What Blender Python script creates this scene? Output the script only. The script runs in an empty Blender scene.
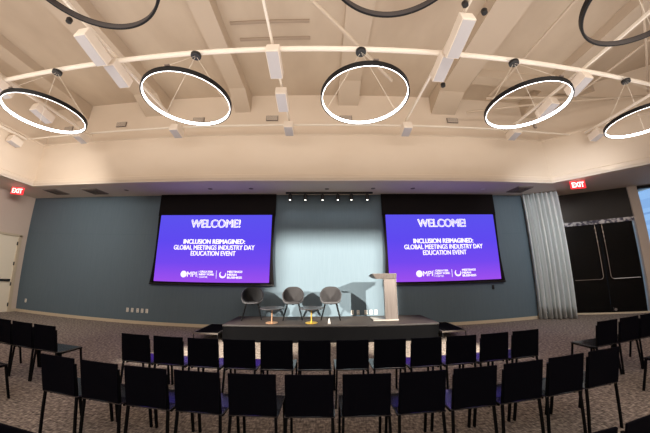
import bpy, math, random
import numpy as np
from mathutils import Matrix, Vector
random.seed(7)
PI = math.pi
SC = bpy.context.scene
COL = SC.collection

# ---------------------------------------------------------------- camera (wide barrel lens)
H = 1.665
PITCH, YAW, ROLL, FPX, KD = .222, .011, .005, 242.54, .286
cam = bpy.data.cameras.new('camera')
cam.type = 'PANO'
cam.panorama_type = 'FISHEYE_LENS_POLYNOMIAL'
cam.sensor_fit = 'HORIZONTAL'
cam.sensor_width = 36.0
cam.sensor_height = 24.0
cam.fisheye_fov = PI * 1.3
_th = np.linspace(0, 1.25, 400)
_r = FPX * (_th + KD * _th ** 3) * 36.0 / 650.0
_A = np.stack([_r, _r ** 2, _r ** 3, _r ** 4], 1)
_c = np.linalg.lstsq(_A, _th, rcond=None)[0]
cam.fisheye_polynomial_k0 = 0.0
cam.fisheye_polynomial_k1 = -_c[0]
cam.fisheye_polynomial_k2 = -_c[1]
cam.fisheye_polynomial_k3 = -_c[2]
cam.fisheye_polynomial_k4 = -_c[3]
camo = bpy.data.objects.new('camera', cam)
COL.objects.link(camo)
cp, sp, cy_, sy_, cr, sr = math.cos(PITCH), math.sin(PITCH), math.cos(YAW), math.sin(YAW), math.cos(ROLL), math.sin(ROLL)
Ry = np.array([[cy_, -sy_, 0], [sy_, cy_, 0], [0, 0, 1]])
Rp = np.array([[1, 0, 0], [0, cp, sp], [0, -sp, cp]])
Rr = np.array([[cr, 0, -sr], [0, 1, 0], [sr, 0, cr]])
M = Rr @ Rp @ Ry            # rows: right, forward, up
right, fwd, up = M[0], M[1], M[2]
mw = Matrix(((right[0], up[0], -fwd[0], 0), (right[1], up[1], -fwd[1], 0), (right[2], up[2], -fwd[2], H), (0, 0, 0, 1)))
camo.matrix_world = mw
cam.clip_start = .02
cam.clip_end = 300
SC.camera = camo

# ---------------------------------------------------------------- world, lights, exposure
SC.view_settings.view_transform = 'Standard'
SC.view_settings.look = 'None'
SC.view_settings.gamma = 1
SC.view_settings.use_curve_mapping = False
SC.view_settings.exposure = 0.0
w = bpy.data.worlds.new('world')
SC.world = w
w.use_nodes = True
w.node_tree.nodes['Background'].inputs[0].default_value = (.42, .66, 1.0, 1)
w.node_tree.nodes['Background'].inputs[1].default_value = 1.1


def area(name, loc, rot, sx, sy, power, col, spread=PI):
    l = bpy.data.lights.new(name, 'AREA')
    l.shape = 'RECTANGLE'; l.size = sx; l.size_y = sy; l.energy = power; l.color = col; l.spread = spread
    o = bpy.data.objects.new(name, l); COL.objects.link(o)
    o.location = loc; o.rotation_euler = rot
    return o


WARM = (1.0, .905, .815)
NEUT = (1.0, .93, .86)
area('ceiling_fill', (-.5, 2.5, 4.15), (PI, 0, 0), 17, 5.5, 270, WARM)  # added unseen fill in mid-room, brightens the ceiling and rails from below
area('ceiling_fill_behind', (-.5, -4.0, 4.15), (PI, 0, 0), 17, 6, 260, WARM)  # same added ceiling fill, over the rear of the room
area('band_fill', (-1, 1.2, 5.0), (math.radians(88), 0, 0), 16, 1.0, 70, (1, .9, .8), PI * .6)  # added fill that brightens the cream band, no fixture there
area('hall_fill_behind', (0, -4.0, 4.3), (math.radians(62), 0, 0), 12, 1.0, 120, NEUT)  # added general fill from behind the camera, not a fixture
area('hall_fill_over', (0, -1.2, 4.6), (0, 0, 0), 20, 3, 260, NEUT)  # added overhead fill to lift the carpet and walls


def aim(o, t):
    o.rotation_euler = (Vector(t) - o.location).to_track_quat('-Z', 'Y').to_euler()


aim(area('left_wall_fill', (-6.3, 4.2, 4.0), (0, 0, 0), 1.2, .6, 62, NEUT, PI * .8), (-10.8, 6.6, 1.6))  # added fill for the dark left wall and cream door, no fixture
aim(area('right_wall_fill', (5.6, 4.0, 4.0), (0, 0, 0), 1.2, .6, 32, (.95, .97, 1), PI * .6), (8.2, 7.2, 2.0))  # added fill brightening the curtain and right corner, no fixture


def spot(name, loc, target, power, col, angle, size, blend=.2):
    l = bpy.data.lights.new(name, 'SPOT')
    l.energy = power; l.color = col; l.spot_size = angle; l.spot_blend = blend; l.shadow_soft_size = size
    o = bpy.data.objects.new(name, l); COL.objects.link(o)
    o.location = loc
    o.rotation_euler = (Vector(target) - Vector(loc)).to_track_quat('-Z', 'Y').to_euler()
    return o


STAGE_SPOTS = [(-7.3, -.4, 4.3), (7.3, -.4, 4.5)]
for i, L in enumerate(STAGE_SPOTS):
    spot('stage_spot', L, (.3, 7.56, .6), 16000, (1.0, .92, .79), math.radians(56), .014)


# ---------------------------------------------------------------- materials
def mat(name, col, rough=.6, metal=0, emit=None, estr=1, spec=.5, noise=None, bump=None, alpha=None, transm=0):
    m = bpy.data.materials.new(name); m.use_nodes = True
    nt = m.node_tree; b = nt.nodes['Principled BSDF']
    b.inputs['Base Color'].default_value = (*col, 1)
    b.inputs['Roughness'].default_value = rough
    b.inputs['Metallic'].default_value = metal
    b.inputs['Specular IOR Level'].default_value = spec
    b.inputs['Transmission Weight'].default_value = transm
    if emit:
        b.inputs['Emission Color'].default_value = (*emit, 1)
        b.inputs['Emission Strength'].default_value = estr
    tc = nt.nodes.new('ShaderNodeTexCoord')
    if noise:       # (scale xyz, col2, low, high)
        sc, c2, lo, hi = noise
        mp = nt.nodes.new('ShaderNodeMapping'); mp.inputs['Scale'].default_value = sc
        n = nt.nodes.new('ShaderNodeTexNoise'); n.inputs['Scale'].default_value = 1; n.inputs['Detail'].default_value = 5
        r = nt.nodes.new('ShaderNodeValToRGB')
        r.color_ramp.elements[0].position = lo; r.color_ramp.elements[1].position = hi
        r.color_ramp.elements[0].color = (*col, 1); r.color_ramp.elements[1].color = (*c2, 1)
        nt.links.new(tc.outputs['Object'], mp.inputs[0]); nt.links.new(mp.outputs[0], n.inputs[0])
        nt.links.new(n.outputs[0], r.inputs[0]); nt.links.new(r.outputs[0], b.inputs['Base Color'])
    if bump:        # (scale, strength)
        n = nt.nodes.new('ShaderNodeTexNoise'); n.inputs['Scale'].default_value = bump[0]; n.inputs['Detail'].default_value = 4
        bp = nt.nodes.new('ShaderNodeBump'); bp.inputs['Strength'].default_value = bump[1]; bp.inputs['Distance'].default_value = .01
        nt.links.new(tc.outputs['Object'], n.inputs[0]); nt.links.new(n.outputs[0], bp.inputs['Height'])
        nt.links.new(bp.outputs[0], b.inputs['Normal'])
    return m


def s2l(r, g, b):
    f = lambda c: (c / 255 / 12.92) if c <= 10 else ((c / 255 + .055) / 1.055) ** 2.4
    return (f(r), f(g), f(b))


M_deck = mat('ceiling_deck', s2l(208, 192, 172), .9, noise=((.9, .5, .9), s2l(188, 170, 150), .35, .75), bump=(6, .3))
M_beam = mat('beam_paint', s2l(202, 186, 167), .8, bump=(9, .15))
M_fascia = mat('cream_plaster', s2l(230, 215, 197), .85, noise=((.5, .5, .8), s2l(224, 208, 189), .4, .7))
M_soffit = mat('soffit_paint', s2l(222, 210, 198), .75)
M_lwall = mat('beige_wall', s2l(214, 198, 184), .8)
M_white = mat('white_paint_metal', s2l(236, 226, 212), .35, spec=.6)
M_boxw = mat('white_housing', s2l(232, 220, 206), .5)
M_boxlens = mat('frosted_grey_lens', s2l(190, 186, 188), .4)
M_black = mat('black_metal', (.008, .008, .009), .4)
M_drop = mat('black_screen_fabric', (.011, .009, .0095), .9, spec=.1)
M_ringb = mat('black_ring_finish', (.004, .004, .005), .5, spec=.25)
M_blackm = mat('matt_black_fabric', (.003, .003, .0035), .95, spec=.05)
M_chair = mat('black_chair_fabric', (.0022, .0022, .0048), .85, spec=.06, bump=(300, .1))
M_seat = mat('black_seat_plastic', (.02, .02, .026), .2, spec=.8)
M_leg = mat('black_powder_coat', (.0025, .0025, .003), .6, spec=.08)
M_base = mat('baseboard_paint', s2l(205, 190, 165), .6)
M_chrome = mat('chrome', (.75, .75, .77), .18, metal=1)
M_brass = mat('brass', s2l(225, 185, 80), .35, metal=.6)
M_copper = mat('copper_brass', s2l(220, 175, 140), .35, metal=.6)
M_alu = mat('brushed_aluminium', s2l(128, 119, 116), .45, metal=.6, noise=((60, 60, 1.5), s2l(108, 100, 96), .35, .7))
M_blkpanel = mat('black_gloss_panel', (.003, .003, .003), .25, spec=.22)
M_bronze = mat('dark_bronze_panel', (.022, .018, .015), .33, spec=.5)
M_plate = mat('white_plastic', s2l(240, 236, 226), .5)
M_door = mat('cream_door_paint', s2l(246, 236, 214), .5)
M_stage = mat('stage_top', s2l(60, 52, 47), .65, noise=((3, 3, 3), s2l(50, 43, 40), .4, .65))
M_glow = mat('ring_led', (1, 1, 1), .5, emit=(1.0, .97, .95), estr=6)
M_ledoff = mat('ring_diffuser_off', s2l(62, 56, 56), .6)
M_tip = mat('spot_lamp_glow', (1, 1, 1), .5, emit=(1, .95, .85), estr=5)
M_exit = mat('exit_red', (.5, .01, .01), .5, emit=(1.0, .02, .03), estr=1.5)
M_exitw = mat('exit_letters', (1, 1, 1), .5, emit=(1.0, .62, .55), estr=1.6)
M_wire = mat('steel_wire', s2l(215, 205, 190), .4)
M_grille = mat('grey_grille', s2l(120, 108, 100), .7)
M_shellg = mat('grey_shell', s2l(80, 80, 84), .6)
M_uph1 = mat('charcoal_upholstery', s2l(14, 14, 18), .9, bump=(200, .2))
M_uph2 = mat('grey_brown_upholstery', s2l(44, 42, 44), .9, bump=(200, .2))
M_txt = mat('screen_white', (1, 1, 1), .5, emit=(.82, .82, 1.0), estr=.9)
M_txt2 = mat('screen_pale_blue', (1, 1, 1), .5, emit=(.24, .27, .95), estr=.9)
M_sock = mat('socket_grey', s2l(190, 186, 178), .5)
M_glasstop = mat('smoked_table_top', s2l(70, 68, 70), .2, spec=.7)


def carpet():
    m = bpy.data.materials.new('patterned_carpet'); m.use_nodes = True
    nt = m.node_tree; b = nt.nodes['Principled BSDF']; b.inputs['Roughness'].default_value = .95
    b.inputs['Specular IOR Level'].default_value = .15
    tc = nt.nodes.new('ShaderNodeTexCoord')
    mp = nt.nodes.new('ShaderNodeMapping'); mp.inputs['Scale'].default_value = (14, 40, 1)
    n1 = nt.nodes.new('ShaderNodeTexNoise'); n1.inputs['Scale'].default_value = 1; n1.inputs['Detail'].default_value = 3
    mp2 = nt.nodes.new('ShaderNodeMapping'); mp2.inputs['Scale'].default_value = (45, 16, 1)
    n2 = nt.nodes.new('ShaderNodeTexNoise'); n2.inputs['Scale'].default_value = 1; n2.inputs['Detail'].default_value = 3
    n3 = nt.nodes.new('ShaderNodeTexNoise'); n3.inputs['Scale'].default_value = 1.3
    ad = nt.nodes.new('ShaderNodeMath'); ad.operation = 'ADD'
    ad2 = nt.nodes.new('ShaderNodeMath'); ad2.operation = 'MULTIPLY_ADD'; ad2.inputs[1].default_value = .5
    r = nt.nodes.new('ShaderNodeValToRGB')
    e = r.color_ramp.elements
    e[0].position = .34; e[0].color = (*s2l(70, 65, 63), 1)
    e[1].position = .68; e[1].color = (*s2l(196, 184, 170), 1)
    mid = e.new(.5); mid.color = (*s2l(134, 123, 115), 1)
    L = nt.links.new
    for q in (mp, mp2): L(tc.outputs['Object'], q.inputs[0])
    L(mp.outputs[0], n1.inputs[0]); L(mp2.outputs[0], n2.inputs[0]); L(tc.outputs['Object'], n3.inputs[0])
    L(n1.outputs[0], ad.inputs[0]); L(n2.outputs[0], ad.inputs[1])
    L(ad.outputs[0], ad2.inputs[0]); ad2.inputs[2].default_value = 0
    L(ad2.outputs[0], r.inputs[0]); L(r.outputs[0], b.inputs['Base Color'])
    return m


def blue_wall():
    m = mat('slate_blue_wall', s2l(104, 126, 138), .85, spec=.25)
    nt = m.node_tree; b = nt.nodes['Principled BSDF']
    tc = nt.nodes.new('ShaderNodeTexCoord')
    mp = nt.nodes.new('ShaderNodeMapping'); mp.inputs['Scale'].default_value = (40, 1, 2.0)
    n = nt.nodes.new('ShaderNodeTexNoise'); n.inputs['Scale'].default_value = 1; n.inputs['Detail'].default_value = 4
    r = nt.nodes.new('ShaderNodeValToRGB')
    r.color_ramp.elements[0].position = .3; r.color_ramp.elements[0].color = (*s2l(96, 112, 123), 1)
    r.color_ramp.elements[1].position = .7; r.color_ramp.elements[1].color = (*s2l(100, 116, 127), 1)
    L = nt.links.new
    L(tc.outputs['Object'], mp.inputs[0]); L(mp.outputs[0], n.inputs[0]); L(n.outputs[0], r.inputs[0]); L(r.outputs[0], b.inputs['Base Color'])
    return m


def screen_mat():
    m = bpy.data.materials.new('screen_picture'); m.use_nodes = True
    nt = m.node_tree; nt.nodes.clear()
    out = nt.nodes.new('ShaderNodeOutputMaterial'); em = nt.nodes.new('ShaderNodeEmission')
    tc = nt.nodes.new('ShaderNodeTexCoord'); sep = nt.nodes.new('ShaderNodeSeparateXYZ')
    r = nt.nodes.new('ShaderNodeValToRGB'); e = r.color_ramp.elements
    e[0].position = 0; e[0].color = (*s2l(158, 80, 238), 1)
    e[1].position = 1; e[1].color = (*s2l(92, 82, 238), 1)
    q = e.new(.28); q.color = (*s2l(116, 74, 240), 1)
    q = e.new(.6); q.color = (*s2l(96, 74, 240), 1)
    em.inputs[1].default_value = 1.0
    L = nt.links.new
    L(tc.outputs['Generated'], sep.inputs[0]); L(sep.outputs[2], r.inputs[0]); L(r.outputs[0], em.inputs[0]); L(em.outputs[0], out.inputs[0])
    return m


def curtain_mat():
    m = mat('sheer_curtain', s2l(208, 214, 214), .85)
    return m


M_carpet, M_blue, M_screen, M_curt = carpet(), blue_wall(), screen_mat(), curtain_mat()


# ---------------------------------------------------------------- mesh helpers
class MB:
    def __init__(s): s.v = []; s.f = []; s.sm = []

    def add(s, vs, fs, smooth=False):
        n = len(s.v); s.v += [tuple(p) for p in vs]
        s.f += [tuple(i + n for i in f) for f in fs]; s.sm += [smooth] * len(fs)
        return s

    def box(s, c, d, rot=None):
        hx, hy, hz = d[0] / 2, d[1] / 2, d[2] / 2
        P = [Vector((x, y, z)) for x in (-hx, hx) for y in (-hy, hy) for z in (-hz, hz)]
        if rot is not None: P = [rot @ p for p in P]
        P = [p + Vector(c) for p in P]
        return s.add(P, [(0, 1, 3, 2), (4, 6, 7, 5), (0, 4, 5, 1), (2, 3, 7, 6), (0, 2, 6, 4), (1, 5, 7, 3)])

    def hexa(s, P):  # 8 points: bottom 4 ccw, top 4 ccw
        return s.add(P, [(3, 2, 1, 0), (4, 5, 6, 7), (0, 1, 5, 4), (1, 2, 6, 5), (2, 3, 7, 6), (3, 0, 4, 7)])

    def tube(s, pts, r, seg=8, r2=None, square=False):
        pts = [Vector(p) for p in pts]; n = len(pts)
        if square: seg = 4
        rings = []
        ref = None
        for i, p in enumerate(pts):
            d = (pts[min(i + 1, n - 1)] - pts[max(i - 1, 0)]).normalized()
            if ref is None: ref = Vector((0, 0, 1)) if abs(d.z) < .8 else Vector((1, 0, 0))
            a = d.cross(ref).normalized(); b = a.cross(d).normalized(); ref = b
            rr = r if r2 is None else r + (r2 - r) * i / (n - 1)
            if square: rr *= 1.35
            off = PI / 4 if square else 0
            rings.append([p + (a * math.cos(2 * PI * k / seg + off) + b * math.sin(2 * PI * k / seg + off)) * rr for k in range(seg)])
        vs = [q for R in rings for q in R]
        fs = [(i * seg + k, i * seg + (k + 1) % seg, (i + 1) * seg + (k + 1) % seg, (i + 1) * seg + k) for i in range(n - 1) for k in range(seg)]
        fs += [tuple(range(seg))[::-1], tuple((n - 1) * seg + k for k in range(seg))]
        return s.add(vs, fs, not square)

    def lathe(s, prof, c=(0, 0, 0), seg=32, closed=False):
        n = len(prof)
        vs = [(c[0] + r * math.cos(2 * PI * k / seg), c[1] + r * math.sin(2 * PI * k / seg), c[2] + z) for r, z in prof for k in range(seg)]
        m = n if closed else n - 1
        fs = [(i * seg + k, i * seg + (k + 1) % seg, ((i + 1) % n) * seg + (k + 1) % seg, ((i + 1) % n) * seg + k) for i in range(m) for k in range(seg)]
        if not closed: fs += [tuple(range(seg))[::-1], tuple((n - 1) * seg + k for k in range(seg))]
        return s.add(vs, fs, True)

    def mesh(s, name, m):
        me = bpy.data.meshes.new(name); me.from_pydata(s.v, [], s.f); me.update()
        import bmesh
        bm = bmesh.new(); bm.from_mesh(me); bmesh.ops.recalc_face_normals(bm, faces=bm.faces); bm.to_mesh(me); bm.free()
        me.polygons.foreach_set('use_smooth', s.sm)
        if any(s.sm) :
            try: me.set_sharp_from_angle(angle=math.radians(40))
            except Exception: pass
        me.materials.append(m)
        return me

    def build(s, name, m, parent=None, bevel=0, loc=None):
        o = bpy.data.objects.new(name, s.mesh(name, m)); COL.objects.link(o)
        if parent: o.parent = parent
        if loc: o.location = loc
        if bevel:
            bv = o.modifiers.new('bevel', 'BEVEL'); bv.width = bevel; bv.segments = 2; bv.limit_method = 'ANGLE'; bv.angle_limit = math.radians(50)
        return o


def tag(o, label=None, cat=None, group=None, kind=None):
    if label: o['label'] = label
    if cat: o['category'] = cat
    if group: o['group'] = group
    if kind: o['kind'] = kind
    return o


def empty(name, loc, label, cat, group=None, rz=0):
    o = bpy.data.objects.new(name, None); COL.objects.link(o); o.location = loc; o.rotation_euler = (0, 0, rz)
    o.empty_display_size = .1
    return tag(o, label, cat, group)


def children(o): return [c for c in bpy.data.objects if c.parent == o]


def copy_tree(o, parent=None, kids=None):
    c = o.copy(); COL.objects.link(c)
    if parent: c.parent = parent
    for ch in children(o): copy_tree(ch, c)
    return c


def struct(name, mb, m, parent=None, label=None, bevel=0):
    o = mb.build(name, m, parent, bevel)
    if not parent: o['kind'] = 'structure'
    if label: o['label'] = label
    return o


# ---------------------------------------------------------------- room shell
D = 7.56
XL = -10.8
ZT = 4.1
A2, U2, N2 = Vector((8.4, 7.5)), Vector((.8556, -.5177)), Vector((-.5177, -.8556))


def RW(u, n, z):
    p = A2 + U2 * u + N2 * n
    return Vector((p.x, p.y, z))


def rwbox(mb, u0, u1, n0, n1, z0, z1):
    return mb.hexa([RW(u0, n0, z0), RW(u1, n0, z0), RW(u1, n1, z0), RW(u0, n1, z0), RW(u0, n0, z1), RW(u1, n0, z1), RW(u1, n1, z1), RW(u0, n1, z1)])


struct('floor', MB().box((1, -.2, -.1), (24, 16.4, .2)), M_carpet)
struct('wall_back', MB().box((-2.04, D + .1, 2.3), (17.92, .2, 4.6)), M_blue)
# seams between the wall panels
sm = MB()
for z in (2.78,): sm.box((6.4, D - .001, z), (1.0, .004, .012)); sm.box((-8.1, D - .001, z), (5.3, .004, .012))
struct('trim_1', sm, mat('panel_seam', s2l(84, 104, 116), .8))
struct('baseboard_back', MB().box((-1.95, D - .01, .045), (17.7, .03, .09)), M_base)
# left wall, with the doorway left open for the door
lw = MB()
lw.box((XL - .1, -.1, 2.3), (.2, 15.6, 4.6))
struct('wall_left', lw, M_lwall)
struct('baseboard_left', MB().box((XL + .01, 7.45, .045), (.03, .2, .09)).box((XL + .01, -1.1, .045), (.03, 13.9, .09)), M_base)
d1 = struct('door_1', MB().box((XL + .012, 6.65, 1.3), (.02, 1.2, 2.58)), M_door, label='cream door beside the blue wall')
struct('door_frame', MB().box((XL + .03, 7.3, 1.32), (.06, .1, 2.64)).box((XL + .03, 6.0, 1.32), (.06, .1, 2.64)).box((XL + .03, 6.65, 2.63), (.06, 1.4, .08)), M_base, d1)
struct('panic_bar', MB().box((XL + .05, 6.7, 1.08), (.05, .95, .07)), M_black, d1)
for z in (.25, .95, 1.65, 2.35): struct('hinge', MB().box((XL + .025, 7.235, z), (.05, .03, .12)), M_black, d1)
# walls that close the room behind the camera
wr = MB(); wr.box((1, -8.3, 3.5), (24, .2, 7.4)); struct('wall_rear', wr, M_lwall)
# right wall: panels, columns and the window band
rw = MB()
rw.box((7.76, D + .13, 2.3), (1.68, .2, 4.6)); rwbox(rw, -.06, 2.25, -.3, -.1, ZT, 4.6); rwbox(rw, 2.4, 5.3, -.2, 0, ZT - .02, 4.6)
rwbox(rw, 4.2, 5.3, -.2, 0, 0, 4.4)
rw.box((12.8, -1.6, 2.3), (.2, 13.8, 4.6))
struct('wall_right', rw, M_lwall)
struct('wall_pier', rwbox(MB(), 2.17, 2.46, -.25, .04, 0, ZT), mat('pier_paint', s2l(190, 172, 156), .6), label='beige pier between black doors and window')
struct('wall_sill', rwbox(MB(), 2.42, 4.2, -.2, 0, 0, 2.08), M_blkpanel, label='black panel below the window')
w1 = struct('window_1', rwbox(rwbox(rwbox(MB(), 2.42, 4.2, -.1, .0, 2.08, 2.14), 2.42, 4.2, -.1, 0, 3.98, 4.1), 3.3, 3.37, -.1, 0, 2.1, 4.0), M_black)
mg = mat('window_glass', (.85, .95, 1), .02, transm=1.0)
struct('window_pane', rwbox(MB(), 2.42, 4.2, -.06, -.05, 2.12, 4.0), mg, w1)
struct('window_2', rwbox(MB(), 2.11, 2.17, -.1, -.08, .04, 2.93), mg, label='narrow glass strip between the black doors and the pier')
# black double doors under a bronze panel
d2 = struct('door_2', rwbox(MB(), .0, 1.045, -.1, -.03, .05, 2.96), M_blkpanel, label='black double doors with chrome pulls, under the right exit sign')
struct('door_leaf', rwbox(MB(), 1.055, 2.1, -.1, -.03, .05, 2.96), M_blkpanel, d2)
struct('transom_panel', rwbox(MB(), -.05, 2.17, -.1, -.02, 3.08, ZT), M_bronze, d2)
struct('door_header', rwbox(MB(), -.05, 2.2, -.1, .03, 2.95, 3.08), mat('chrome_header_reflections', (.75, .76, .8), .2, metal=.7, noise=((9, 9, 9), (.12, .12, .17), .45, .56)), d2)  # bright and dark mottling paints reflections into the chrome
struct('threshold', rwbox(MB(), -.05, 2.17, -.1, .02, 0, .05), M_base, d2)
for u0, u1, pts in ((.93, .08, None), (1.15, 2.0, None)):
    sgn = 1 if u1 > u0 else -1
    P = [RW(u0, .03, 2.92), RW(u0, .03, 1.22)] + [RW(u0 + sgn * .1 * (1 - math.cos(t)), .03, 1.22 - .1 * math.sin(t)) for t in (.4, .8, 1.2, 1.57)] + [RW(u1, .03, 1.12)]
    pu = struct('door_pull', MB().tube(P, .011, 8), M_chrome, d2)
    bm_ = MB()
    for z in (2.85, 2.7, 2.55, 2.4): bm_.tube([RW(u0, .03, z), RW(u0, .03, z - .07)], .02, 8)
    struct('pull_sleeve', bm_, M_chrome, pu)
lk = MB(); lk.tube([RW(1.16, -.03, .14), RW(1.16, .02, .14)], .045, 16)
struct('floor_lock', lk, M_chrome, d2)

# upper part: soffit ring, cream fascia, recessed upper wall, deck, beams
IN = [(-9.23, -8.2), (-9.23, 6.28), (6.95, 6.28), (8.62, 4.57), (10.2, 2.95), (10.2, -8.2)]
OUT = [(-10.9, -8.2), (-10.9, 7.66), (8.45, 7.75), (10.35, 6.5), (12.75, 5.05), (12.75, -8.2)]
so = MB()
for i in range(5):
    a, b, c, d = IN[i], IN[i + 1], OUT[i + 1], OUT[i]
    so.hexa([(*a, ZT), (*b, ZT), (*c, ZT), (*d, ZT), (*a, ZT + .12), (*b, ZT + .12), (*c, ZT + .12), (*d, ZT + .12)])
struct('ceiling_soffit', so, M_soffit)


def offs(poly, d):
    out = []
    for i, p in enumerate(poly):
        ns = []
        for j in (i - 1, i):
            if 0 <= j < len(poly) - 1:
                e = Vector(poly[j + 1]) - Vector(poly[j]); e.normalize(); ns.append(Vector((-e.y, e.x)))
        n = sum(ns, Vector((0, 0))); n /= n.length
        k = 1 / max(.3, n.dot(ns[0]))
        out.append((p[0] + n.x * d * k, p[1] + n.y * d * k))
    return out


def sweep(mb, prof):  # prof: closed list of (offset outwards, z)
    rows = [[(*q, z) for q in offs(IN, o)] for o, z in prof]
    n, m = len(IN), len(prof)
    vs = [p for R in rows for p in R]
    fs = [(i * n + k, i * n + k + 1, ((i + 1) % m) * n + k + 1, ((i + 1) % m) * n + k) for i in range(m) for k in range(n - 1)]
    return mb.add(vs, fs)


lip = [(.03 + .05 * (1 - math.cos(t)), ZT + .0 + .05 * (1 - math.sin(t))) for t in (1.57, 1.1, .6, .2, 0)]
struct('wall_fascia', sweep(MB(), [(.2, ZT - .002), (.05, ZT - .002), (.0, ZT + .03), (-.02, ZT + .08), (-.02, ZT + .17), (0.03, ZT + .2), (.03, 5.5), (.0, 5.52), (0, 5.58), (.2, 5.58)]), M_fascia)
struct('wall_upper', sweep(MB(), [(.17, 5.5), (.17, 7.05), (.3, 7.05), (.3, 5.5)]), M_fascia)
struct('ceiling', MB().box((1, -.2, 7.1), (24, 16.4, .2)), M_deck)
# columns above soffit so that no daylight leaks in
struct('wall_plenum', MB().box((1, 7.75, 5.8), (24, .2, 2.8)).box((-10.95, -.2, 5.8), (.2, 16.4, 2.8)).box((12.9, -.2, 5.8), (.2, 16.4, 2.8)), M_deck)
for x, wd, dp in ((-8.1, .5, .25), (-5.25, .75, .3), (-2.42, .45, .3), (.8, .6, .07), (3.78, .75, .32), (6.9, .6, .25)):
    b = MB(); b.box((x, -.8, 7.0 - dp / 2), (wd, 14.4, dp))
    q = wd / 2 + .012; zb = 7.0 - dp - .005
    b.hexa([(x - q, 5.75, zb), (x + q, 5.75, zb), (x + q, 6.46, zb - .3), (x - q, 6.46, zb - .3), (x - q, 5.75, 6.99), (x + q, 5.75, 6.99), (x + q, 6.46, 6.99), (x - q, 6.46, 6.99)])
    tag(struct('ceiling_beam', b, M_beam))
struct('ceiling_crossbeam', MB().box((6.8, 5.3, 6.86), (5.2, .3, .28)), M_beam)
for x0, x1, y in ((-2.05, -.28, 3.98), (-1.95, -.28, 4.42)):
    struct('ceiling_joint', MB().box(((x0 + x1) / 2, y, 6.985), (x1 - x0, .07, .04)), mat('joint_tan', s2l(174, 156, 138), .9))

# ---------------------------------------------------------------- outside the window
for i, (x, y, wx, wy, h, c, c2) in enumerate(((62, 37, 16, 10, 26, (150, 195, 215), (70, 125, 165)), (46, 27.6, 3, 2.6, 21.5, (190, 225, 240), (120, 170, 205)), (44, 24.2, 3, 2.4, 40, (228, 232, 240), (185, 195, 215)))):
    m = bpy.data.materials.new('tower_facade'); m.use_nodes = True
    nt = m.node_tree; b = nt.nodes['Principled BSDF']; b.inputs['Roughness'].default_value = .4
    br = nt.nodes.new('ShaderNodeTexBrick'); br.offset = 0
    br.inputs['Color1'].default_value = (*s2l(*c2), 1); br.inputs['Color2'].default_value = (*s2l(*c), 1); br.inputs['Mortar'].default_value = (*s2l(*c), 1)
    br.inputs['Scale'].default_value = .5; br.inputs['Mortar Size'].default_value = .12; br.inputs['Row Height'].default_value = .9; br.inputs['Brick Width'].default_value = .8
    tc = nt.nodes.new('ShaderNodeTexCoord'); mp = nt.nodes.new('ShaderNodeMapping'); mp.inputs['Rotation'].default_value = (PI / 2, 0, .6)
    nt.links.new(tc.outputs['Object'], mp.inputs[0]); nt.links.new(mp.outputs[0], br.inputs[0]); nt.links.new(br.outputs[0], b.inputs['Base Color'])
    o = MB().box((0, 0, h / 2), (wx, wy, h)).box((0, 0, h + .6), (wx * .6, wy * .6, 1.2)).build('tower', m, loc=(x, y, -15))
    tag(o, ('pale blue tower seen through the right window', 'low pale tower left of the others, beyond the window', 'tall whitish tower at the right edge of the window')[i], 'building', 'towers outside the window')

# ---------------------------------------------------------------- lettering
FONTCACHE = {}


def text(s, name, m, parent, loc, width, height, weight=.0, rz=0, align='CENTER', shear=0, depth=.002):
    cu = bpy.data.curves.new(name, 'FONT'); cu.body = s; cu.extrude = .002
    cu.space_character = 1.0
    t = bpy.data.objects.new(name, cu); COL.objects.link(t)
    dg = bpy.context.evaluated_depsgraph_get(); dg.update()
    me = bpy.data.meshes.new_from_object(t.evaluated_get(dg))
    bpy.data.objects.remove(t); bpy.data.curves.remove(cu)
    co = np.zeros(len(me.vertices) * 3); me.vertices.foreach_get('co', co); co = co.reshape(-1, 3)
    lo, hi = co.min(0), co.max(0)
    sx, sy = width / (hi[0] - lo[0]), height / (hi[1] - lo[1])
    x = (co[:, 0] - (lo[0] + hi[0]) / 2) * sx if align == 'CENTER' else (co[:, 0] - lo[0]) * sx
    y = (co[:, 1] - (lo[1] + hi[1]) / 2) * sy
    z = np.clip(co[:, 2], -1, 1) * depth / .002
    base = np.stack([x, -z, y], 1)      # upright, facing -Y
    polys = [tuple(p.vertices) for p in me.polygons]; nv = len(base)
    V, F = [], []
    for k, (ox, oz) in enumerate(((0, 0), (weight, 0), (-weight, 0), (0, weight * .6), (0, -weight * .6)) if weight else ((0, 0),)):
        V.append(base + np.array([ox, -.0002 * k, oz])); F += [tuple(v + k * nv for v in p) for p in polys]
    V = np.concatenate(V)
    bpy.data.meshes.remove(me)
    me = bpy.data.meshes.new(name); me.from_pydata(V.tolist(), [], F); me.update()
    me.materials.clear(); me.materials.append(m)
    o = bpy.data.objects.new(name, me); COL.objects.link(o); o.parent = parent; o.location = loc
    o.rotation_euler = (0, 0, rz)
    return o


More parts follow.
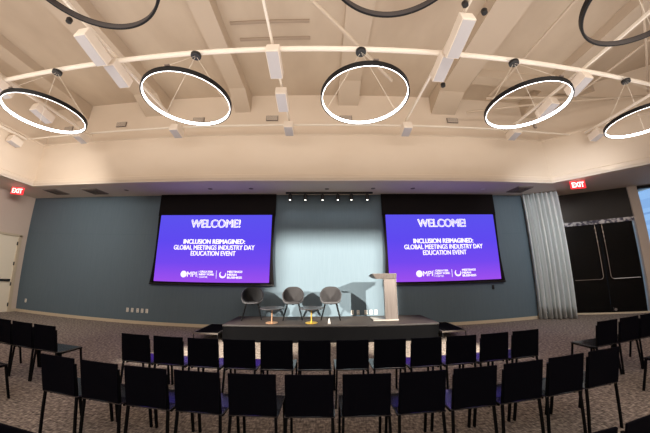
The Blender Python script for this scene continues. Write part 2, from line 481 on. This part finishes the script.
# ---------------------------------------------------------------- projection screens
def screen(x0, x1, label, sh=0):
    Y = 7.46; cx = (x0 + x1) / 2; W = x1 - x0
    root = empty('projection_screen', (cx, Y, 1.2), label, 'screen', 'projection screens on the blue wall')
    b = MB()
    hz = lambda z: z - 1.2
    b.box((0, .02, hz(3.745)), (W + .22, .012, .71))
    n = 14; h0, h1 = 1.27, 3.42
    for s in (-1, 1):
        L = []; R = []
        for k in range(n + 1):
            t = k / n; z = h0 + (h1 - h0) * t
            wd = .1 + .05 * (abs(2 * t - 1) ** 2 if t < .5 else .0) - .03 * math.sin(PI * t)
            L.append((s * (W / 2 - .02), z)); R.append((s * (W / 2 + wd), z))
        for k in range(n):
            p = [L[k], R[k], R[k + 1], L[k + 1]]
            b.hexa([(p[0][0], .014, hz(p[0][1])), (p[1][0], .014, hz(p[1][1])), (p[1][0], .026, hz(p[1][1])), (p[0][0], .026, hz(p[0][1])),
                    (p[3][0], .014, hz(p[3][1])), (p[2][0], .014, hz(p[2][1])), (p[2][0], .026, hz(p[2][1])), (p[3][0], .026, hz(p[3][1]))])
    b.box((0, .02, hz(1.31)), (W + .1, .012, .08))
    b.build('black_border', M_drop, root)
    MB().box((0, .02, hz(1.25)), (W + .3, .05, .05)).build('bottom_bar', M_black, root, bevel=.01)
    MB().box((0, .008, hz(2.365)), (W, .008, 2.08)).build('picture', M_screen, root)
    T = lambda dx, z, y=0: (dx + sh, y, hz(z))
    text('WELCOME!', 'welcome_text', M_txt, root, T(0, 3.13, .002), 1.57, .245, .016)
    text('WELCOME!', 'welcome_fill', M_txt2, root, T(0, 3.13, -.003), 1.55, .225, .004)
    text('INCLUSION REIMAGINED:', 'title_text', M_txt, root, T(0, 2.56), 1.95, .14, .008)
    text('GLOBAL MEETINGS INDUSTRY DAY', 'title_text', M_txt, root, T(0, 2.375), 2.56, .14, .005)
    text('EDUCATION EVENT', 'title_text', M_txt, root, T(0, 2.195), 1.41, .14, .005)
    MB().tube([(sh - .875, .003, hz(1.56)), (sh - .875, -.002, hz(1.56))], .098, 24).build('logo_globe', M_txt, root)
    text('MPI', 'logo_text', M_txt, root, T(-.61, 1.56), .3, .15, .001)
    for i, tx in enumerate(('GREATER', 'NEW YORK', 'CHAPTER')):
        text(tx, 'logo_text', M_txt, root, T(-.37, 1.64 - i * .08), (.42, .46, .26)[i], .055, (.004, .004, 0)[i], align='LEFT')
    MB().box((sh - .415, 0, hz(1.56)), (.008, .004, .2)).build('logo_divider', M_txt, root)
    MB().box((sh + .16, 0, hz(1.56)), (.012, .004, .24)).build('logo_divider', M_txt, root)
    sw = MB(); n = 20
    for i in range(n):
        a0, a1 = 2.2 + i * 4.6 / n, 2.2 + (i + 1) * 4.6 / n
        q = lambda a, r: (sh + .355 + r * math.cos(a), hz(1.56) + r * math.sin(a))
        w0, w1 = .018 + .03 * math.sin(PI * i / n), .018 + .03 * math.sin(PI * (i + 1) / n)
        p = [q(a0, .105), q(a1, .105), q(a1, .105 - w1), q(a0, .105 - w0)]
        sw.hexa([(p[j][0], -.002, p[j][1]) for j in range(4)] + [(p[j][0], .003, p[j][1]) for j in range(4)])
    sw.build('logo_swirl', M_txt, root)
    for i, tx in enumerate(('MEETINGS', 'MEAN', 'BUSINESS')):
        text(tx, 'logo_text', M_txt, root, T(.5, 1.645 - i * .085), (.45, .28, .45)[i], .06, .004, align='LEFT')
    return root


screen(-5.22, -1.6, 'left projection screen showing the purple welcome slide', .04)
screen(2.01, 5.62, 'right projection screen showing the purple welcome slide, behind the lectern')

# ---------------------------------------------------------------- exit signs
for (x, y, z, rz, lab, ww) in ((-9.86, 6.25, 3.955, .5, 'lit red exit sign at left, near the cream door', .37), (7.6, 6.0, 3.97, -.33, 'lit red exit sign at right, above the black double doors', .44)):
    e = empty('exit_sign', (x, y, z), lab, 'exit sign', 'exit signs', rz)
    MB().box((0, .015, 0), (ww, .03, .235)).build('sign_panel', M_exit, e, bevel=.006)
    MB().box((0, .02, .127), (ww * .9, .05, .03)).build('mount', M_chrome, e)
    text('EXIT', 'exit_text', M_exitw, e, (0, -.004, 0), ww * .8, .15, .006)

# ---------------------------------------------------------------- ring pendants
RZ, RR = 4.365, .702


def ring(x, y, cx, lit, label):
    root = empty('ring_pendant', (x, y, RZ), label, 'pendant light', 'round ring pendants')
    t = .026; h = .066
    MB().lathe([(RR - t, -h / 2), (RR, -h / 2), (RR, h / 2), (RR - t, h / 2)], seg=96, closed=True).build('ring_body', M_ringb, root)
    MB().lathe([(RR - t + .002, -h / 2 - .002), (RR - t + .002, -h / 2 + .01), (RR - t - .001, h / 2 - .01), (RR - t - .005, h / 2 - .018), (RR - t - .005, -h / 2 - .002)], seg=96, closed=True).build('diffuser', M_glow if lit else M_ledoff, root)
    dx = cx - x
    MB().lathe([(.085, 0), (.09, .012), (.09, .055), (.08, .06)], (dx, 0, 5.29 - RZ), 24).build('canopy', M_black, root)
    for k in range(3):
        a = PI / 6 + k * 2 * PI / 3
        MB().tube([(math.cos(a) * (RR - t / 2), math.sin(a) * (RR - t / 2), h / 2), (dx + .02 * math.cos(a), .02 * math.sin(a), 5.29 - RZ)], .0035, 5).build('suspension_wire', M_wire, root)
    MB().box((RR * math.cos(-1.5), RR * math.sin(-1.5), h / 2 + .01), (.07, .03, .02)).build('joint_clip', M_grille, root)
    return root


for (x, cx, lab) in ((-5.11, -5.2, 'lit ring pendant, leftmost of the far row'), (-2.20, -2.22, 'lit ring pendant above the left screen, second of the far row'), (.677, .67, 'lit ring pendant in the middle of the far row'),
                     (3.55, 3.55, 'lit ring pendant right of the middle, above the right screen'), (6.44, 6.4, 'lit ring pendant cut by the right edge')):
    ring(x, 3.305, cx, True, lab)
for (x, lab) in ((-2.24, 'unlit black ring cut by the top edge at left'), (.667, 'unlit black ring cut by the top edge in the middle'), (3.51, 'unlit black ring cut by the top edge at right')):
    ring(x, 1.24, x, False, lab)

# ---------------------------------------------------------------- overhead pipes, rails and box lights
tag(MB().tube([(-12 + 1.8 + i, 3.34, 5.425) for i in range(24)], .045, 14).build('ceiling_pipe', M_white), 'thick white pipe crossing the room above the lit rings', 'pipe', 'white pipes across the ceiling')
tag(MB().tube([(-9.3, 5.78, 5.5), (8.0, 5.78, 5.5)], .028, 10).build('ceiling_pipe', M_white), 'thin white pipe crossing the room close to the cream band', 'pipe', 'white pipes across the ceiling')
tag(MB().tube([(-.75, 2.2, 5.9), (1.6, 4.6, 5.9)], .035, 10).build('ceiling_pipe', M_beam), 'white pipe running diagonally behind the middle lit ring', 'pipe')
tag(MB().tube([(4.75, 2.0, 6.4), (4.75, 5.6, 6.4)], .03, 10).build('ceiling_pipe', M_beam), 'thin cream pipe beside the wide beam on the right', 'pipe')
tag(MB().tube([(4.6, 5.5, 6.3), (9.9, 4.7, 6.3)], .04, 10).build('ceiling_pipe', M_deck), 'tan conduit at the upper right, behind the lit ring', 'pipe')
tag(MB().tube([(7.2, 1.5, 6.3), (7.2, 6.2, 6.3)], .03, 10).build('ceiling_pipe', M_beam), 'thin cream pipe high on the right, near the edge', 'pipe')
tag(MB().tube([(4.2, 5.9, 6.1), (9.9, 4.1, 6.1)], .03, 10).build('ceiling_pipe', M_deck), 'thin tan conduit slanting behind the right lit ring', 'pipe')
tag(MB().tube([(5.9, 2.2, 6.2), (9.6, 4.6, 6.2)], .03, 10).build('ceiling_pipe', M_beam), 'cream pipe slanting at the right edge above the cut ring', 'pipe')

XR = [(-9.0, 'leftmost rail'), (-6.88, 'second rail from the left'), (-3.87, 'third rail from the left'), (-.86, 'middle rail'), (2.2, 'rail right of the middle'), (5.3, 'second rail from the right'), (7.62, 'rightmost rail')]


def track_light(x, y, ln, lab):
    r = empty('box_light', (x, y, 5.27), lab, 'track light', 'white box lights on the ceiling rails')
    r.rotation_euler = (math.radians(-12), 0, 0)
    MB().box((0, 0, 0), (.23, ln, .2)).build('housing', M_boxw, r, bevel=.012)
    MB().box((0, .0, -.104), (.2, ln - .04, .012)).build('lens', M_boxlens, r)
    MB().tube([(0, 0, .1), (0, 0, .17)], .025, 8).build('stem', M_white, r)
    return r


for x, lab in XR:
    y0 = 3.6 if x == -9.0 else .4
    y1, dz = {-9.0: (5.55, -.14), 7.62: (5.4, -.14)}.get(x, (5.9, 0))
    tag(MB().box((x, (y0 + y1) / 2, 5.49 + dz), (.042, y1 - y0, .06)).build('lighting_rail', M_white, bevel=.008), 'white lighting rail, ' + lab, 'rail', 'lighting rails')
    b_ = track_light(x, y1 - .3, .34, 'small white box light by the cream band, on the ' + lab)
    b_.location.z += dz
for x, y, ln, lab in ((-3.9, 2.86, .6, 'long white box light next to the left unlit ring'), (-3.9, 3.5, .52, 'white box light at the thick pipe, third rail from the left'),
                      (-.84, 3.48, .55, 'white box light at the thick pipe, on the middle rail'), (-.86, 4.5, .5, 'white box light between the two pipes on the middle rail'),
                      (2.2, 2.85, .66, 'long white box light at the upper edge, right of the middle'), (2.2, 3.5, .52, 'white box light at the thick pipe, right of the middle lit ring'),
                      (5.3, 3.55, .5, 'white box light at the thick pipe, touching the right lit ring'), (5.3, 4.42, .5, 'white box light seen through the right lit ring'),
                      (-6.85, 3.35, .5, 'white box light at the left edge, above the leftmost ring'), (-6.88, 4.4, .5, 'white box light seen through the leftmost lit ring')):
    track_light(x, y, ln, lab)
for x, y, lab in ((2.12, 2.42, 'small black ceiling sensor on a box light at the upper right'), (2.48, 2.5, 'round black sensor beside the long box light at the upper right'), (-4.05, 2.42, 'small black sensor on the box light at upper left'),
                  (2.55, 4.15, 'small black camera right of the middle lit ring')):
    tag(MB().lathe([(.02, 0), (.045, .02), (.05, .08), (.03, .11)], (x, y, 5.38), 16).build('ceiling_sensor', M_black), lab, 'sensor')
for x, lab in ((-8.57, 'leftmost'), (-6.45, 'second from the left'), (-3.79, 'third from the left'), (-1.51, 'left of the middle ring'), (.72, 'behind the middle ring'), (4.04, 'second from the right'), (7.12, 'rightmost')):
    g = empty('wall_grille', (x, 6.44, 6.16), 'small grey grille high on the cream wall, ' + lab, 'air grille', 'grey grilles above the cream band')
    MB().box((0, -.01, 0), (.36, .03, .17)).build('grille_frame', M_grille, g, bevel=.004)
    sl = MB()
    for i in range(5): sl.box((0, -.03, -.06 + i * .03), (.33, .012, .012))
    sl.build('louvre', M_boxw, g)
for x, y, lab in ((-8.95, 6.88, 'square dark vent in the soffit at the far left'), (-7.4, 6.95, 'square dark vent in the soffit, between the corner and left screen'), (6.3, 6.9, 'square dark vent in the soffit right of the right screen')):
    g = empty('soffit_vent', (x, y, ZT - .012), lab, 'air vent', 'soffit vents')
    MB().box((0, 0, 0), (.56, .56, .02)).build('vent_plate', mat('vent_brown', s2l(136, 124, 116), .7), g)
    sl = MB()
    for i in range(4): s_ = .5 - i * .12; sl.box((0, s_ / 2, -.016), (s_, .02, .012)).box((0, -s_ / 2, -.016), (s_, .02, .012)).box((s_ / 2, 0, -.016), (.02, s_, .012)).box((-s_ / 2, 0, -.016), (.02, s_, .012))
    sl.build('vent_vane', mat('vent_vane_brown', s2l(116, 104, 98), .7), g)
for i, (x, y) in enumerate(((-6.2, 6.93), (-3.4, 6.93), (-2.15, 6.93), (.14, 6.95), (1.54, 6.93), (2.75, 6.93), (5.03, 6.93))):
    lab = 'small recessed downlight in the soffit, ' + ('leftmost', 'second from the left', 'above the right half of the left screen', 'over the middle of the stage', 'over the right spot lamps', 'above the left half of the right screen', 'above the right half of the right screen')[i]
    tag(MB().lathe([(.03, .0), (.05, -.006), (.065, -.006), (.07, .0)], (x, y, ZT - .002), 20).build('downlight', M_grille if i != 6 else M_plate), lab, 'downlight', 'recessed soffit downlights')

# track with six little black spot lamps over the stage
tr = MB().box((.22, 7.28, ZT - .025), (2.75, .05, .05)).build('spot_track', M_black)
tag(tr, 'black track on the soffit holding six spot lamps', 'track')
ords = ['leftmost', 'second', 'third', 'fourth', 'fifth', 'rightmost']
for i, px in enumerate((-1.02, -.54, .005, .49, .92, 1.42)):
    s = empty('spot_lamp', (px, 7.28, ZT - .05), 'small black spot lamp over the stage, ' + ords[i] + ' of six', 'spotlight', 'spot lamps over the stage')
    MB().tube([(0, 0, 0), (0, 0, -.04)], .015, 8).build('stem', M_black, s)
    MB().tube([(0, 0, -.03), (0, 0, -.2)], .055, 14).build('lamp_body', M_black, s)
    MB().tube([(0, 0, -.2), (0, 0, -.212)], .026, 12).build('lens', M_tip, s)
    spot('spot_lamp_beam', (px, 7.24, ZT - .27), (px, 7.56, 2.6), 4.5, (.95, .97, 1), math.radians(100), .03, 1)

# ---------------------------------------------------------------- the shuttered stage lanterns that light the wall patch
for i, L in enumerate(STAGE_SPOTS):
    L = Vector(L); g = .3; kk = g / (D - L.y)
    x0, x1 = (-1.5, 1.98) if i == 0 else (-1.38, 1.98)
    z0, z1 = -2.6, 2.66
    q = lambda x, z: (L.x + (x - L.x) * kk, L.z + (z - L.z) * kk)
    (a, c), (b, d) = q(x0, z0), q(x1, z1)
    r = empty('stage_lantern', tuple(L), ('black stage lantern with barn doors, hanging left', 'black stage lantern with barn doors, hanging right')[i], 'stage light', 'stage lanterns behind the camera')
    f = .8
    for nm, bx in (('barn_door', ((a - f + a) / 2, (c + d) / 2, f, (d - c) + 2 * f)), ('barn_door', ((b + b + f) / 2, (c + d) / 2, f, (d - c) + 2 * f)),
                   ('barn_door', ((a + b) / 2, c - f / 2, b - a, f)), ('barn_door', ((a + b) / 2, d + f / 2, b - a, f))):
        MB().box((bx[0] - L.x, g, bx[1] - L.z), (bx[2], .004, bx[3])).build(nm, M_blackm, r)
    MB().box((0, -.2, 0), (.3, .3, .3)).build('lamp_house', M_black, r, bevel=.02)
    MB().tube([(0, -.2, .14), (0, -.2, 7.0 - L.z)], .02, 8).build('hanger', M_black, r)

# ---------------------------------------------------------------- stage, steps
SX0, SX1, SY0, SY1, SZ = -2.4, 2.82, 6.12, 7.3, .4
st = empty('stage', ((SX0 + SX1) / 2, 6.7, 0), 'low black stage platform below the screens', 'stage')
cx = (SX0 + SX1) / 2
MB().box((0, 0, SZ - .02), (SX1 - SX0, SY1 - SY0, .04)).build('stage_deck', M_stage, st, bevel=.006)
sk = MB(); nn = 150; zb, zt = 0.005, SZ - .04
pts = [(-(SX1 - SX0) / 2 + (SX1 - SX0) * i / nn, -(SY1 - SY0) / 2 + .02 + .002 * math.sin(i * .4)) for i in range(nn + 1)]
sk.add([(x, y, z) for x, y in pts for z in (zb, zt)], [(2 * i, 2 * i + 2, 2 * i + 3, 2 * i + 1) for i in range(nn)], True)
sk.add([(x, y + .01, z) for x, y in pts for z in (zb, zt)], [(2 * i, 2 * i + 1, 2 * i + 3, 2 * i + 2) for i in range(nn)], True)
sk.box((-(SX1 - SX0) / 2 + .01, .02, SZ / 2 - .02), (.012, SY1 - SY0 - .05, SZ - .05)).box(((SX1 - SX0) / 2 - .01, .02, SZ / 2 - .02), (.012, SY1 - SY0 - .05, SZ - .05))
sk.build('stage_skirt', M_blackm, st)
MB().box((0, -(SY1 - SY0) / 2 - .004, SZ - .02), (SX1 - SX0, .008, .018)).build('edge_strip', mat('edge_strip_grey', (.08, .08, .085), .4, metal=.8), st)
for x, lab in ((-2.78, 'black step unit with open frame at the left end of the stage'), (3.16, 'black step unit with open frame at the right end of the stage')):
    s = empty('stage_step', (x, 6.55, 0), lab, 'step', 'steps beside the stage')
    MB().box((0, 0, .2), (.58, 1.0, .025)).build('tread', M_blackm, s)
    fr = MB()
    for sx in (-1, 1): fr.box((sx * .3, 0, .2), (.022, 1.04, .035))
    for sy in (-1, 1): fr.box((0, sy * .51, .2), (.62, .022, .035))
    fr.build('frame', mat('step_frame_metal', (.3, .27, .24), .35, metal=.8), s)
    for sx in (-1, 1):
        for sy in (-1, 1): MB().tube([(sx * .295, sy * .5, .19), (sx * .295, sy * .5, 0)], .011, 8).build('leg', M_black, s)


# ---------------------------------------------------------------- armchairs on the stage
def armchair(x, y, rz, lab, uph):
    r = empty('shell_armchair', (x, y, SZ), lab, 'armchair', 'armchairs on the stage', rz)
    NT, NR = 48, 12

    def surf(off, hs=1.0):
        rows = []
        for j in range(NR + 1):
            t = j / NR; R_ = []
            for k in range(NT):
                a = 2 * PI * k / NT
                ca, sa = math.cos(a), math.sin(a); ca = math.copysign(abs(ca) ** .62, ca)      # sa=+1 is the back
                back = (sa + 1) / 2
                hh = (.03 + .2 * min(1, back * 1.9) ** 1.3 + .17 * max(0, sa) ** 1.6) * hs
                pw = max(0, (t - .42) / .58)
                zz = .43 + hh * pw ** 1.35 - .02 * math.sin(PI * min(1, t * 1.6)) + off
                flare = (.78 + .22 * min(1, t * 1.15)) if t > .4 else 1
                rad = (t / .62 if t < .62 else 1) 
                rx, ry = .25 + .04 * pw, .235 + .045 * pw * max(0, sa)
                R_.append((ca * rx * rad, sa * ry * rad + (.02 if sa > 0 else 0), zz))
            rows.append(R_)
        return rows

    def mk(off, inset, hs):
        rows = surf(off, hs); vs = [p for R_ in rows for p in R_]
        vs = [(p[0] * inset, p[1] * inset, p[2]) for p in vs]
        fs = [(j * NT + k, j * NT + (k + 1) % NT, (j + 1) * NT + (k + 1) % NT, (j + 1) * NT + k) for j in range(NR) for k in range(NT)]
        return MB().add(vs, fs, True)
    o = mk(0, 1, 1).build('shell', M_shellg, r)
    so_ = o.modifiers.new('thick', 'SOLIDIFY'); so_.thickness = .014; so_.offset = 0
    o = mk(.026, .93, .94).build('upholstery', uph, r)
    so_ = o.modifiers.new('thick', 'SOLIDIFY'); so_.thickness = .022; so_.offset = 0
    for sx in (-1, 1):
        for sy in (-1, 1):
            MB().tube([(sx * .15, sy * .14, .41), (sx * .25, sy * .235, .012)], .02, 10, r2=.015).build('leg', M_leg, r)
    MB().box((0, 0, .405), (.34, .05, .02)).box((0, 0, .405), (.05, .32, .02)).build('under_frame', M_leg, r)
    return r


armchair(-1.90, 6.84, .27, 'charcoal bucket armchair, leftmost on the stage', M_uph1)
armchair(-.80, 6.86, .12, 'grey bucket armchair in the middle of the three on stage', M_uph2)
armchair(.22, 6.86, -.06, 'grey bucket armchair nearest the lectern', M_uph2)

for x, m, lab in ((-1.27, M_copper, 'small round side table on copper coloured pole, left one'), (-.28, M_brass, 'small round side table on bright brass pole, right one')):
    t = empty('side_table', (x, 6.42, SZ), lab, 'side table', 'side tables on the stage')
    MB().lathe([(.30, .345), (.305, .35), (.305, .36), (.30, .365)], seg=40).build('table_top', M_glasstop, t)
    MB().tube([(0, 0, .012), (0, 0, .346)], .018, 14).build('pole', m, t)
    MB().lathe([(.15, 0), (.152, .006), (.14, .012), (.03, .018), (.02, .03)], seg=36).build('base', m, t)

# folded card on the stage floor
c = MB(); c.hexa([(-.05, -.05, 0), (.05, -.05, 0), (.05, -.045, 0), (-.05, -.045, 0), (-.02, -.003, .16), (.02, -.003, .16), (.02, 0, .16), (-.02, 0, .16)])
c.hexa([(-.05, .045, 0), (.05, .045, 0), (.05, .05, 0), (-.05, .05, 0), (-.02, 0, .16), (.02, 0, .16), (.02, .003, .16), (-.02, .003, .16)])
o = c.build('folded_card', mat('pale_card', s2l(150, 148, 146), .6)); o.scale = (.7, .7, .75); o.location = (.16, 6.35, SZ); tag(o, 'small pale folded card standing on the stage before the right armchair', 'card')

# ---------------------------------------------------------------- lectern
lt = empty('lectern', (1.76, 6.62, SZ), 'tall brushed metal lectern with slanted desk on the stage', 'lectern', rz=0)
col = MB(); col.box((0.03, 0, .58), (.30, .035, 1.13)); col.box((-.125, .03, .58), (.02, .09, 1.13)); col.box((.185, .03, .58), (.02, .09, 1.13))
col.build('column', M_alu, lt, bevel=.006)
MB().box((-.128, -.012, .58), (.012, .02, 1.12)).box((.188, -.012, .58), (.012, .02, 1.12)).build('column_highlight', mat('edge_highlight', s2l(225, 215, 210), .25, metal=.8), lt)  # pale strips stand in for highlights along the column sides
dk = MB(); dk.hexa([(-.34, -.04, 1.05), (.2, -.04, 1.05), (.2, .42, 1.05), (-.34, .42, 1.05), (-.46, -.06, 1.19), (.21, -.06, 1.195), (.21, .46, 1.12), (-.46, .46, 1.12)])
dk.build('desk', M_alu, lt, bevel=.006)
MB().box((-.13, .16, .012), (.66, .46, .024)).build('base_plate', mat('base_plate_white', s2l(170, 164, 158), .4), lt, bevel=.005)

# ---------------------------------------------------------------- wall outlets, small wall device
def outlet(x, z, lab, grp):
    o = empty('wall_outlet', (x, D, z), lab, 'outlet', grp)
    MB().box((0, -.006, 0), (.08, .012, .125)).build('plate', M_plate, o, bevel=.004)
    [MB().box((0, -.014, q), (.034, .005, .036)).build('socket', M_sock, o) for q in (.03, -.03)]


outlet(-10.35, .4, 'single white outlet low on the blue wall by the left corner', 'white wall outlets')
for x, l in ((-6.1, 'leftmost of five'), (-5.93, 'second of five'), (-5.74, 'third of five'), (-5.58, 'fourth of five'), (-5.42, 'rightmost of five')):
    outlet(x, .4, 'white outlet on the blue wall below the left screen, ' + l, 'white wall outlets')
for x, l in ((.88, 'leftmost of five'), (1.05, 'second of five'), (1.28, 'third of five'), (1.43, 'fourth of five'), (1.58, 'rightmost of five')):
    outlet(x, .46, 'white outlet low on the wall behind the stage, ' + l, 'white wall outlets')
wd = empty('wall_control', (5.36, D, 1.08), 'small black wall control under the right screen', 'wall control')
MB().box((0, -.015, 0), (.07, .03, .13)).build('casing', M_black, wd, bevel=.005)
MB().box((0, -.032, .03), (.045, .004, .03)).build('display', M_ledoff, wd)

# ---------------------------------------------------------------- curtain
cm = MB(); nu = 150; nz = 10
vs = []
for j in range(nz + 1):
    z = .03 + (ZT - .05) * j / nz
    for i in range(nu + 1):
        u = i / nu
        a = .12 * math.sin(i * 2 * PI / 19 + .8 * math.sin(i * .09)) + .022 * math.sin(i * 2 * PI / 7.3 + j * .12)
        a *= .75 + .4 * (1 - j / nz)
        vs.append((6.82 + 1.03 * u - .37 * a, 7.42 - .45 * u - .93 * a, z))
fs = [(j * (nu + 1) + i, j * (nu + 1) + i + 1, (j + 1) * (nu + 1) + i + 1, (j + 1) * (nu + 1) + i) for j in range(nz) for i in range(nu)]
cu = cm.add(vs, fs, True).build('curtain', M_curt)
sl = cu.modifiers.new('thick', 'SOLIDIFY'); sl.thickness = .004
tag(cu, 'pale grey pleated curtain hanging between blue wall and black doors', 'curtain')


# ---------------------------------------------------------------- audience chairs
def make_chair():
    r = bpy.data.objects.new('stacking_chair', None); COL.objects.link(r); r.empty_display_size = .1
    # backrest: slightly curved padded panel, top at z .82 (y 0), bottom at z .45 (y .08)
    b = MB(); nx, nz = 10, 6
    g = []
    for th in (0, .016):
        for j in range(nz + 1):
            for i in range(nx + 1):
                s_ = i / nx * 2 - 1; t = j / nz
                x = s_ * (.203 - .004 * (1 - t)); z = .462 + (.820 - .462) * t - .006 * (1 - s_ * s_) * t
                y = .035 - .035 * t - .014 * (s_ * s_) + .014 + th
                g.append((x, y, z))
    W_ = nx + 1; Nn = W_ * (nz + 1)
    F = []
    for j in range(nz):
        for i in range(nx):
            a = j * W_ + i
            F.append((a, a + 1, a + W_ + 1, a + W_)); F.append((Nn + a, Nn + a + W_, Nn + a + W_ + 1, Nn + a + 1))
    for i in range(nx):
        F.append((i, Nn + i, Nn + i + 1, i + 1)); a = nz * W_ + i; F.append((a, a + 1, Nn + a + 1, Nn + a))
    for j in range(nz):
        a = j * W_; F.append((a, a + W_, Nn + a + W_, Nn + a)); a += nx; F.append((a, Nn + a, Nn + a + W_, a + W_))
    b.add(g, F, False).build('backrest', M_chair, r, bevel=.004)
    # seat: thin slab with rolled front
    s = MB(); prof = [(.052, .458), (.2, .444), (.4, .446), (.46, .444), (.488, .432), (.5, .412), (.494, .408), (.478, .424), (.455, .430), (.2, .428), (.052, .446)]
    n = len(prof)
    s.add([(x, y, z) for x in (-.215, .215) for y, z in prof], [tuple(range(n))[::-1], tuple(range(n, 2 * n))] + [(i, (i + 1) % n, n + (i + 1) % n, n + i) for i in range(n)])
    s.build('seat', M_seat, r, bevel=.003)
    f = MB()
    for sx in (-1, 1): f.box((sx * .19, .3, .415), (.02, .36, .022))
    f.box((0, .47, .415), (.38, .02, .02)).box((0, .16, .415), (.38, .02, .02))
    f.build('seat_frame', M_leg, r)
    for sx in (-1, 1):
        MB().tube([(sx * .203, .47, .42), (sx * .205, .52, 0)], .0125, square=True).build('leg', M_leg, r)
        MB().tube([(sx * .186, .036, .76), (sx * .194, .066, .45), (sx * .212, .02, 0)], .0115, square=True).build('leg', M_leg, r)
    return r


proto = make_chair(); first = True


def place(x, y, lab, grp, rz=0):
    global first
    o = proto if first else copy_tree(proto)
    first = False
    o.location = (x, y, 0); o.rotation_euler = (0, 0, rz)
    tag(o, lab, 'chair', grp)


ORD = ['first', 'second', 'third', 'fourth', 'fifth', 'sixth', 'seventh', 'eighth', 'ninth', 'tenth', 'eleventh', 'last']
for i in range(12):
    w_ = ORD[i] + (' from the left' if i < 11 else ', at the right end')
    place(-2.50 + .4773 * i, 2.17, 'black stacking chair in the nearer full row, ' + w_, 'chairs in the nearer full row', random.uniform(-.012, .012))
for i in range(12):
    w_ = ORD[i] + (' from the left' if i < 11 else ', at the right end')
    place(-2.46 + .4715 * i, 3.22, 'black stacking chair in the full row nearest the stage, ' + w_, 'chairs in the row nearest the stage', random.uniform(-.012, .012))
for x, l in ((-3.95, 'right one of three, its seat in view'), (-4.40, 'middle one of three'), (-4.85, 'leftmost, cut by the picture edge')):
    place(x, 3.19, 'black stacking chair in the far left group, ' + l, 'chairs in the left side group')
for x, l in ((4.17, 'left one of three, its seat in view'), (4.64, 'middle one of three'), (5.1, 'rightmost, cut by the picture edge')):
    place(x, 3.2, 'black stacking chair in the far right group, ' + l, 'chairs in the right side group')
place(-4.06, 2.17, 'black stacking chair at the left edge, only seat front and leg in view', 'chairs in the left side group')
place(4.26, 2.17, 'black stacking chair at the right edge, only seat front and leg in view', 'chairs in the right side group')
place(-1.5, 1.12, 'nearest black chair, its top just in the bottom left corner', 'chairs in the nearest row')
place(1.29, 1.12, 'nearest black chair left of the bottom right corner, barely in view', 'chairs in the nearest row')
place(1.765, 1.12, 'nearest black chair in the bottom right corner', 'chairs in the nearest row')
tag(MB().box((3.95, 4.1, .006), (.2, .04, .012)).build('floor_plate', mat('floor_plate_blue', s2l(60, 66, 84), .4, metal=.5), bevel=.003), 'small dark metal plate on carpet before the right side group', 'floor plate')
